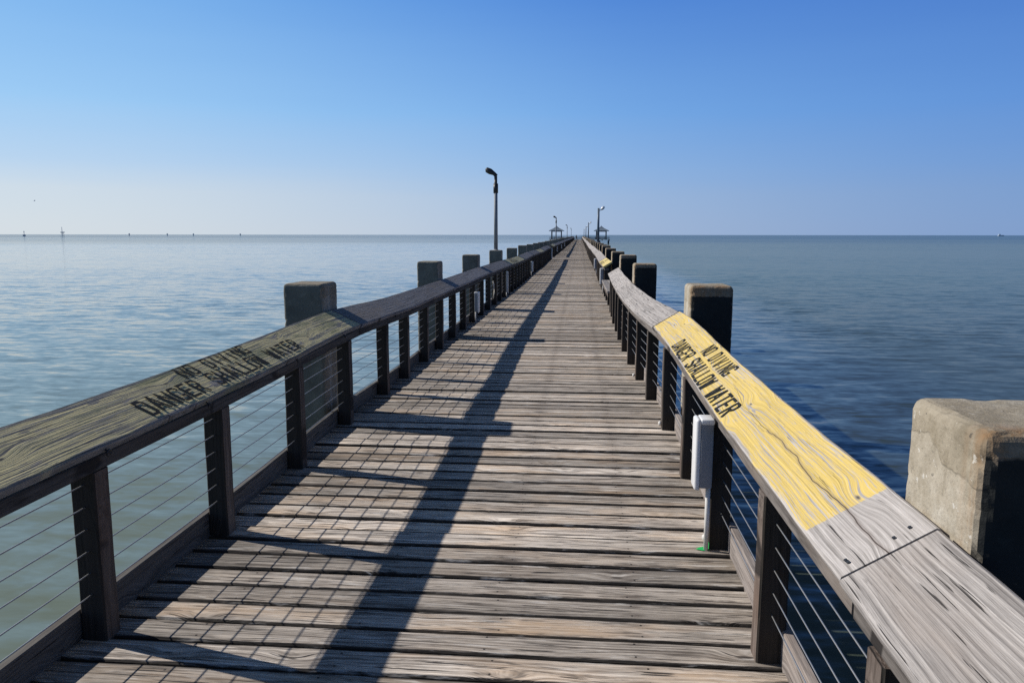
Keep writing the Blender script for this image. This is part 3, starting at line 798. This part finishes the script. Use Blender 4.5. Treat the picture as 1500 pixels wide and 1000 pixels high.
for yy, lb in ((21.9, 'tall grey lamp post with black head, nearest and largest on the left side'),
               (80, 'lamp post standing in front of the left gazebo'),
               (146, 'small distant lamp post right of the left gazebo'),
               (212, 'farthest and smallest lamp post on the left side')):
    lamp_left(nearest(PY_L, yy), lb)
for yy, lb in ((50, 'dark lamp post with pale tilted head before the right gazebo, tallest on that side'),
               (103, 'second lamp post on the right side, with a small pale head'),
               (150, 'small distant lamp post on the right, third in line'),
               (214, 'farthest and smallest lamp post on the right side')):
    lamp_right(nearest(PY_R, yy), lb)

# ------------------------------------------------------------------ pier head, gazebos, end railing
HY0, HY1 = PIER_END + 0.1, PIER_END + 9.0
mb = MB()
yy = HY0
while yy < HY1:
    mb.board((-11.5, yy, -0.045), (1, 0, 0), (0, 1, 0), (0, 0, 1), 22.5, 0.28, 0.045, 1, 0.004); yy += 0.29
for x in (-11, -8, -5, -1.5, 2, 5, 8, 10.5):
    mb.board((x, HY0, -0.35), (0, 1, 0), (1, 0, 0), (0, 0, 1), HY1 - HY0, 0.2, 0.30, 1, 0.004, 0, (0.5, .5, .5), 1)
head = mb.build('pier_head', [M['deck'], M['frame']]); tag(head, kind='structure')
for x in (-11, -8.2, -5.2, 4.2, 7.2, 10.4):
    for yq in (HY0 + 0.6, HY1 - 0.6):
        m = MB(); m.tube([(x, yq, -3), (x, yq, -0.36)], 0.16, 10)
        o = m.build('timber_pile', M['gaz_post'], None, True)
        tag(o, 'dark round timber pile holding up the %s end of the distant pier head' % ('left' if x < 0 else 'right'), 'pile', 'timber piles under the pier head, %s end' % ('left' if x < 0 else 'right'))
def gazebo(cx, cy, label):
    t = thing('gazebo', label, 'gazebo', (cx, cy, 0), 0, 'gazebos on the pier head')
    hw = 1.75; ro = 2.75
    def loc(m, name, mat):
        o = m.build(name, mat, None); o.parent = t; return o
    for sx in (-1, 1):
        for sy in (-1, 1):
            m = MB(); m.box((sx * hw - .16, sy * hw - .16, 0), (sx * hw + .16, sy * hw + .16, 3.15), 0.02); loc(m, 'post', M['gaz_post'])
    m = MB()
    def frame_v(z, h): return [(-h, -h, z), (h, -h, z), (h, h, z), (-h, h, z)]
    vs = frame_v(3.08, ro) + frame_v(3.24, ro) + frame_v(4.15, 1.0) + [(0, 0, 4.95)]
    fs = [(0, 1, 5, 4), (1, 2, 6, 5), (2, 3, 7, 6), (3, 0, 4, 7), (3, 2, 1, 0),
          (4, 5, 9, 8), (5, 6, 10, 9), (6, 7, 11, 10), (7, 4, 8, 11), (8, 9, 12), (9, 10, 12), (10, 11, 12), (11, 8, 12)]
    m.add(vs, fs)
    rf = loc(m, 'roof', M['roof'])
    m = MB(); m.tube([(0, 0, 4.85), (0, 0, 5.15)], 0.06, 8); o = m.build('finial', M['roof'], None); o.parent = rf
    for sy in (-1, 1):
        m = MB()
        m.box((-hw + .17, sy * hw - .06, 2.85), (hw - .17, sy * hw + .06, 3.07), 0.01); loc(m, 'beam', M['gaz_post'])
        m = MB()
        for z in (0.15, 0.55, 0.95):
            m.box((-hw + .17, sy * hw - .04, z), (hw - .17, sy * hw + .04, z + .16), 0.01)
        loc(m, 'railing_panel', M['gaz_post'])
    for sx in (-1, 1):
        m = MB()
        m.box((sx * hw - .06, -hw + .17, 2.85), (sx * hw + .06, hw - .17, 3.07), 0.01); loc(m, 'beam', M['gaz_post'])
    m = MB(); m.box((-hw + .3, 0.9, 0.42), (hw - .3, 1.35, 0.5), 0.01); loc(m, 'seat', M['gaz_post'])
gazebo(-8.6, HY0 + 3.0, 'small distant gazebo with hipped grey roof, left of the walkway at pier end')
gazebo(7.7, HY0 + 3.0, 'small distant gazebo with hipped grey roof, right of the walkway at pier end')
def end_rail(x0, x1, yq, label):
    t = thing('wooden_railing', label, 'railing', (0.5 * (x0 + x1), yq, 0), 0, 'railings around the pier head')
    n = max(2, int((x1 - x0) / 1.6))
    for k in range(n + 1):
        x = x0 + (x1 - x0) * k / n
        m = MB(); m.box((x - .06, yq - .06, 0), (x + .06, yq + .06, 0.95), 0.01); m.build('post', M['gaz_post'], t)
    for z in (0.15, 0.55, 0.93):
        m = MB(); m.box((x0 - .1, yq - .09 if z > .9 else yq - .1, z), (x1 + .1, yq + .09 if z > .9 else yq - .065, z + (0.08 if z > .9 else 0.16)), 0.01); m.build('rail', M['gaz_post'], t)
end_rail(-11.3, 10.8, HY1 - 0.2, 'dark low railing closing off the far end of the pier head')
end_rail(-6.4, -2.2, HY0 + 0.2, 'dark railing between left gazebo and walkway at pier end')
end_rail(1.2, 5.6, HY0 + 0.2, 'dark railing between walkway and right gazebo at pier end')

# ------------------------------------------------------------------ the person far out on the deck
def person(x, yq, label):
    t = thing('person', label, 'person', (x, yq, bend((x, yq, 0)).z), 0.25)
    me = bpy.data.meshes.new('body')
    J = [((0, 0, 0.92), .13, .10), ((0, 0, 1.12), .135, .10), ((0, 0, 1.34), .16, .105), ((0, 0, 1.46), .07, .065), ((0, -0.01, 1.53), .055, .055),
         ((0, -.02, 1.60), .075, .09), ((0, -.01, 1.70), .075, .09), ((0, 0, 1.755), .04, .05),
         ((.19, 0, 1.40), .055, .055), ((.25, .02, 1.14), .045, .045), ((.25, -.06, .92), .036, .036), ((.25, -.09, .82), .03, .04),
         ((-.19, 0, 1.40), .055, .055), ((-.25, .02, 1.14), .045, .045), ((-.25, -.06, .92), .036, .036), ((-.25, -.09, .82), .03, .04),
         ((.10, 0, .86), .095, .095), ((.11, -.04, .48), .065, .065), ((.12, .05, .09), .045, .045), ((.12, -.10, .035), .04, .035),
         ((-.10, 0, .86), .095, .095), ((-.12, -.10, .49), .065, .065), ((-.12, -.12, .09), .045, .045), ((-.12, -.27, .035), .04, .035)]
    E = [(0, 1), (1, 2), (2, 3), (3, 4), (4, 5), (5, 6), (6, 7), (2, 8), (8, 9), (9, 10), (10, 11), (2, 12), (12, 13), (13, 14), (14, 15),
         (0, 16), (16, 17), (17, 18), (18, 19), (0, 20), (20, 21), (21, 22), (22, 23)]
    me.from_pydata([j[0] for j in J], E, [])
    o = bpy.data.objects.new('body', me); COL.objects.link(o); o.parent = t
    o.modifiers.new('skin', 'SKIN'); o.modifiers.new('sub', 'SUBSURF').levels = 1
    sv = me.skin_vertices[0].data
    for k, j in enumerate(J): sv[k].radius = (j[1], j[2])
    sv[0].use_root = True
    q = NT('person_clothes'); z = q.sep(q.n.new('ShaderNodeTexCoord').outputs['Object'])[2]
    c = q.ramp(q.math('DIVIDE', z, 1.8), [(0.0, (0.03, 0.03, 0.035)), (0.50, (0.022, 0.026, 0.045)), (0.51, (0.03, 0.035, 0.06)), (0.815, (0.03, 0.035, 0.06)), (0.82, (0.30, 0.19, 0.14)), (0.93, (0.30, 0.19, 0.14)), (0.935, (0.03, 0.022, 0.018))], 'CONSTANT')
    me.materials.append(q.fin(c, 0.85))
    return t
person(-1.30, 268.0, 'person in dark clothes standing far out on the pier deck near its end')

# ------------------------------------------------------------------ things out on the water and the gull
def marker(x, yq, h, label, big):
    t = thing('channel_marker', label, 'channel marker', (x, yq, SEA), 0, 'channel markers on the horizon')
    def loc(m, name):
        o = m.build(name, M['haze'], None); o.parent = t
    if big:
        for sx in (-1, 1):
            for sy in (-1, 1):
                m = MB(); m.tube([(sx * 1.9, sy * 1.9, -1), (sx * .9, sy * .9, h * .42)], .28, 6); loc(m, 'leg')
        m = MB(); m.box((-2.2, -2.2, h * .38), (2.6, 2.2, h * .47), .05); loc(m, 'platform')
        m = MB(); m.tube([(-.6, 0, h * .47), (-.7, 0, h)], .4, 6, radii=[.5, .3]); loc(m, 'mast')
    else:
        m = MB(); m.box((-1.6, -1.6, -1), (1.6, 1.6, h * .3), .05); loc(m, 'base')
        m = MB(); m.tube([(0, 0, h * .3), (0, 0, h * .8)], .4, 6); loc(m, 'mast')
        m = MB(); m.tube([(0, 0, h * .78), (0, 0, h)], .7, 8, radii=[.8, .5]); loc(m, 'lantern')
marker(-970, 1247, 9.0, 'smaller hazy channel marker on the horizon at far left', False)
marker(-900, 1249, 16.0, 'taller hazy channel marker with platform and mast on the left horizon', True)
for k, (x, yq) in enumerate(((-1295, 2080), (-1209, 2131), (-1147, 2165), (-1029, 2223))):
    o = thing('channel_marker', 'tiny faint post on the horizon between the tall channel marker and the pier', 'channel marker', (x, yq, SEA), 0, 'tiny posts on the left horizon')
    m = MB(); m.tube([(0, 0, -1), (0, 0, 6.5)], .9, 6, radii=[1.4, .9]); q = m.build('mast', M['haze'], None); q.parent = o
    m = MB(); m.box((-1.6, -1.6, 3.0), (1.6, 1.6, 5.0), .1); q = m.build('platform', M['haze'], None); q.parent = o
t = thing('distant_ship', 'faint low ship on the horizon at far right', 'ship', (1950, 3720, SEA), 0.1)
m = MB(); m.add([(-12, -3, 0), (11, -3, 0), (15, 0, 0), (11, 3, 0), (-12, 3, 0), (-12.5, -3.4, 4), (12, -3.4, 4), (17, 0, 4.6), (12, 3.4, 4), (-12.5, 3.4, 4)],
               [(0, 1, 6, 5), (1, 2, 7, 6), (2, 3, 8, 7), (3, 4, 9, 8), (4, 0, 5, 9), (5, 6, 7, 8, 9)])
q = m.build('hull', M['haze'], None); q.parent = t
m = MB(); m.box((-9, -2.5, 4), (-2, 2.5, 8.5), .1); q = m.build('cabin', M['haze'], None); q.parent = t
def gull(x, yq, z):
    vs = [(-.26, 0, 0), (-.12, -.05, .0), (.10, -.06, 0), (.26, 0, .02), (.10, .06, 0), (-.12, .05, 0), (0, 0, .07), (0, 0, -.06),
          (.08, -.34, .10), (-.06, -.34, .10), (-.02, -.72, .03), (.08, .34, .10), (-.06, .34, .10), (-.02, .72, .03), (-.38, -.06, 0), (-.38, .06, 0)]
    fs = [(0, 1, 6), (1, 2, 6), (2, 3, 6), (3, 4, 6), (4, 5, 6), (5, 0, 6), (1, 0, 7), (2, 1, 7), (3, 2, 7), (4, 3, 7), (5, 4, 7), (0, 5, 7),
          (1, 2, 8, 9), (9, 8, 10), (4, 5, 12, 11), (11, 12, 13), (0, 14, 15)]
    m = MB(); m.add(vs, fs); o = m.build('gull', M['gull'], None)
    o.location = (x, yq, z); o.rotation_euler = (0.35, 0.15, 0.5)
    tag(o, 'small gull gliding in the hazy sky at far left', 'bird')
gull(-135.3, 178.5, 9.96)

# ------------------------------------------------------------------ sky and sun
# clear hazy sky: pale towards the sun and the horizon, deep blue overhead
SKY_SUN = [(0.0, (213, 223, 231)), (0.05, (208, 221, 233)), (0.085, (186, 213, 240)), (0.15, (158, 205, 246)), (0.29, (120, 180, 240)), (0.5, (78, 120, 180)), (1.0, (42, 62, 102))]
SKY_MID = [(0.0, (168, 190, 220)), (0.05, (161, 188, 223)), (0.085, (146, 184, 229)), (0.15, (120, 174, 234)), (0.29, (80, 138, 220)), (0.5, (60, 86, 124)), (1.0, (42, 54, 78))]
SKY_ANTI = [(0.0, (118, 153, 204)), (0.05, (114, 152, 207)), (0.085, (106, 150, 212)), (0.15, (92, 144, 216)), (0.29, (68, 120, 204)), (0.5, (55, 75, 104)), (1.0, (40, 51, 72))]
SUN = Vector((-1.43, 0.36, 1.0)).normalized()
el = math.asin(SUN.z); az = math.atan2(SUN.x, SUN.y)
wd = bpy.data.worlds.new('World'); sc.world = wd; wd.use_nodes = True
nt = wd.node_tree
bg = nt.nodes['Background']
sky = nt.nodes.new('ShaderNodeTexSky'); sky.sky_type = 'NISHITA'; sky.sun_disc = False
sky.sun_elevation = el; sky.sun_rotation = az
sky.air_density = 1.0; sky.dust_density = 0.3; sky.ozone_density = 3.0; sky.altitude = 0
def lin(c): return tuple(((v / 255 + 0.055) / 1.055) ** 2.4 if v > 10 else v / 255 / 12.92 for v in c) + (1,)
def wn(kind, **kw):
    n = nt.nodes.new(kind)
    for k, v in kw.items(): setattr(n, k, v)
    return n
tc = wn('ShaderNodeTexCoord')
sp_ = wn('ShaderNodeSeparateXYZ'); nt.links.new(tc.outputs['Generated'], sp_.inputs[0])
# azimuth towards the sun: 0 facing away, 1 facing it; elevation as z
dot = wn('ShaderNodeVectorMath', operation='DOT_PRODUCT'); nt.links.new(tc.outputs['Generated'], dot.inputs[0])
hs = Vector((SUN.x, SUN.y, 0)).normalized(); dot.inputs[1].default_value = hs
def wramp(sock, stops):
    n = wn('ShaderNodeValToRGB'); e = n.color_ramp.elements
    while len(e) < len(stops): e.new(0.5)
    for q, (p, c) in zip(e, stops): q.position = p; q.color = lin(c)
    nt.links.new(sock, n.inputs[0]); return n.outputs[0]
mpv = wn('ShaderNodeVectorMath', operation='MULTIPLY'); nt.links.new(tc.outputs['Generated'], mpv.inputs[0]); mpv.inputs[1].default_value = (2.2, 2.2, 26.0)
hz = wn('ShaderNodeTexNoise'); nt.links.new(mpv.outputs[0], hz.inputs['Vector']); hz.inputs['Scale'].default_value = 1.0; hz.inputs['Detail'].default_value = 3.0
hm = wn('ShaderNodeMath', operation='MULTIPLY_ADD'); nt.links.new(hz.outputs[0], hm.inputs[0]); hm.inputs[1].default_value = 0.022; nt.links.new(sp_.outputs[2], hm.inputs[2])
hs2 = wn('ShaderNodeMath', operation='SUBTRACT'); nt.links.new(hm.outputs[0], hs2.inputs[0]); hs2.inputs[1].default_value = 0.011
mz = wn('ShaderNodeMapRange'); nt.links.new(hs2.outputs[0], mz.inputs[0]); mz.inputs[1].default_value = 0.0; mz.inputs[2].default_value = 1.0
zs = mz.outputs[0]
col_sun = wramp(zs, SKY_SUN)
col_mid = wramp(zs, SKY_MID)
col_anti = wramp(zs, SKY_ANTI)
def wmr(a, b):
    n = wn('ShaderNodeMapRange', interpolation_type='SMOOTHSTEP'); nt.links.new(dot.outputs['Value'], n.inputs[0]); n.inputs[1].default_value = a; n.inputs[2].default_value = b; return n.outputs[0]
def wmix(f, a, b):
    n = wn('ShaderNodeMix', data_type='RGBA')
    if isinstance(f, float): n.inputs[0].default_value = f
    else: nt.links.new(f, n.inputs[0])
    nt.links.new(a, n.inputs[6]); nt.links.new(b, n.inputs[7]); return n.outputs[2]
g1 = wmix(wmr(-0.42, 0.50), col_anti, col_mid)
g2 = wmix(wmr(0.12, 0.92), g1, col_sun)
scl = wn('ShaderNodeVectorMath', operation='SCALE'); nt.links.new(g2, scl.inputs[0]); scl.inputs['Scale'].default_value = 10.0
final = wmix(0.92, sky.outputs[0], scl.outputs[0])
nt.links.new(final, bg.inputs['Color'])
bg.inputs['Strength'].default_value = 0.10
sl = bpy.data.lights.new('sun', 'SUN'); sl.energy = 5.0; sl.angle = math.radians(0.53); sl.color = (1.0, 0.95, 0.87)
so = bpy.data.objects.new('sun', sl); COL.objects.link(so)
so.rotation_euler = (-SUN).to_track_quat('-Z', 'Y').to_euler()
so.location = (-30, 8, 30)

# ------------------------------------------------------------------ camera
pitch_, yaw_, roll_ = 0.1409, 0.0894, 0.001
cy, sy, cp, sp = math.cos(yaw_), math.sin(yaw_), math.cos(pitch_), math.sin(pitch_)
fw = Vector((-sy * cp, cy * cp, -sp)); rt = Vector((cy, sy, 0)); up = rt.cross(fw)
rt2 = rt * math.cos(roll_) + up * math.sin(roll_); up2 = up * math.cos(roll_) - rt * math.sin(roll_)
cam = bpy.data.cameras.new('camera'); co = bpy.data.objects.new('camera', cam); COL.objects.link(co)
R = Matrix((rt2, up2, -fw)).transposed().to_4x4()
co.matrix_world = Matrix.Translation((0, 0, 1.7)) @ R
cam.sensor_width = 36.0; cam.lens = 36.0 * 1100 / 1500
cam.clip_start = 0.05; cam.clip_end = 60000
sc.camera = co
sc.view_settings.view_transform = 'Standard'; sc.view_settings.look = 'None'
sc.view_settings.exposure = 0; sc.view_settings.gamma = 1
sc.cycles.use_denoising = False
sc.cycles.use_adaptive_sampling = False
sc.cycles.max_bounces = 6
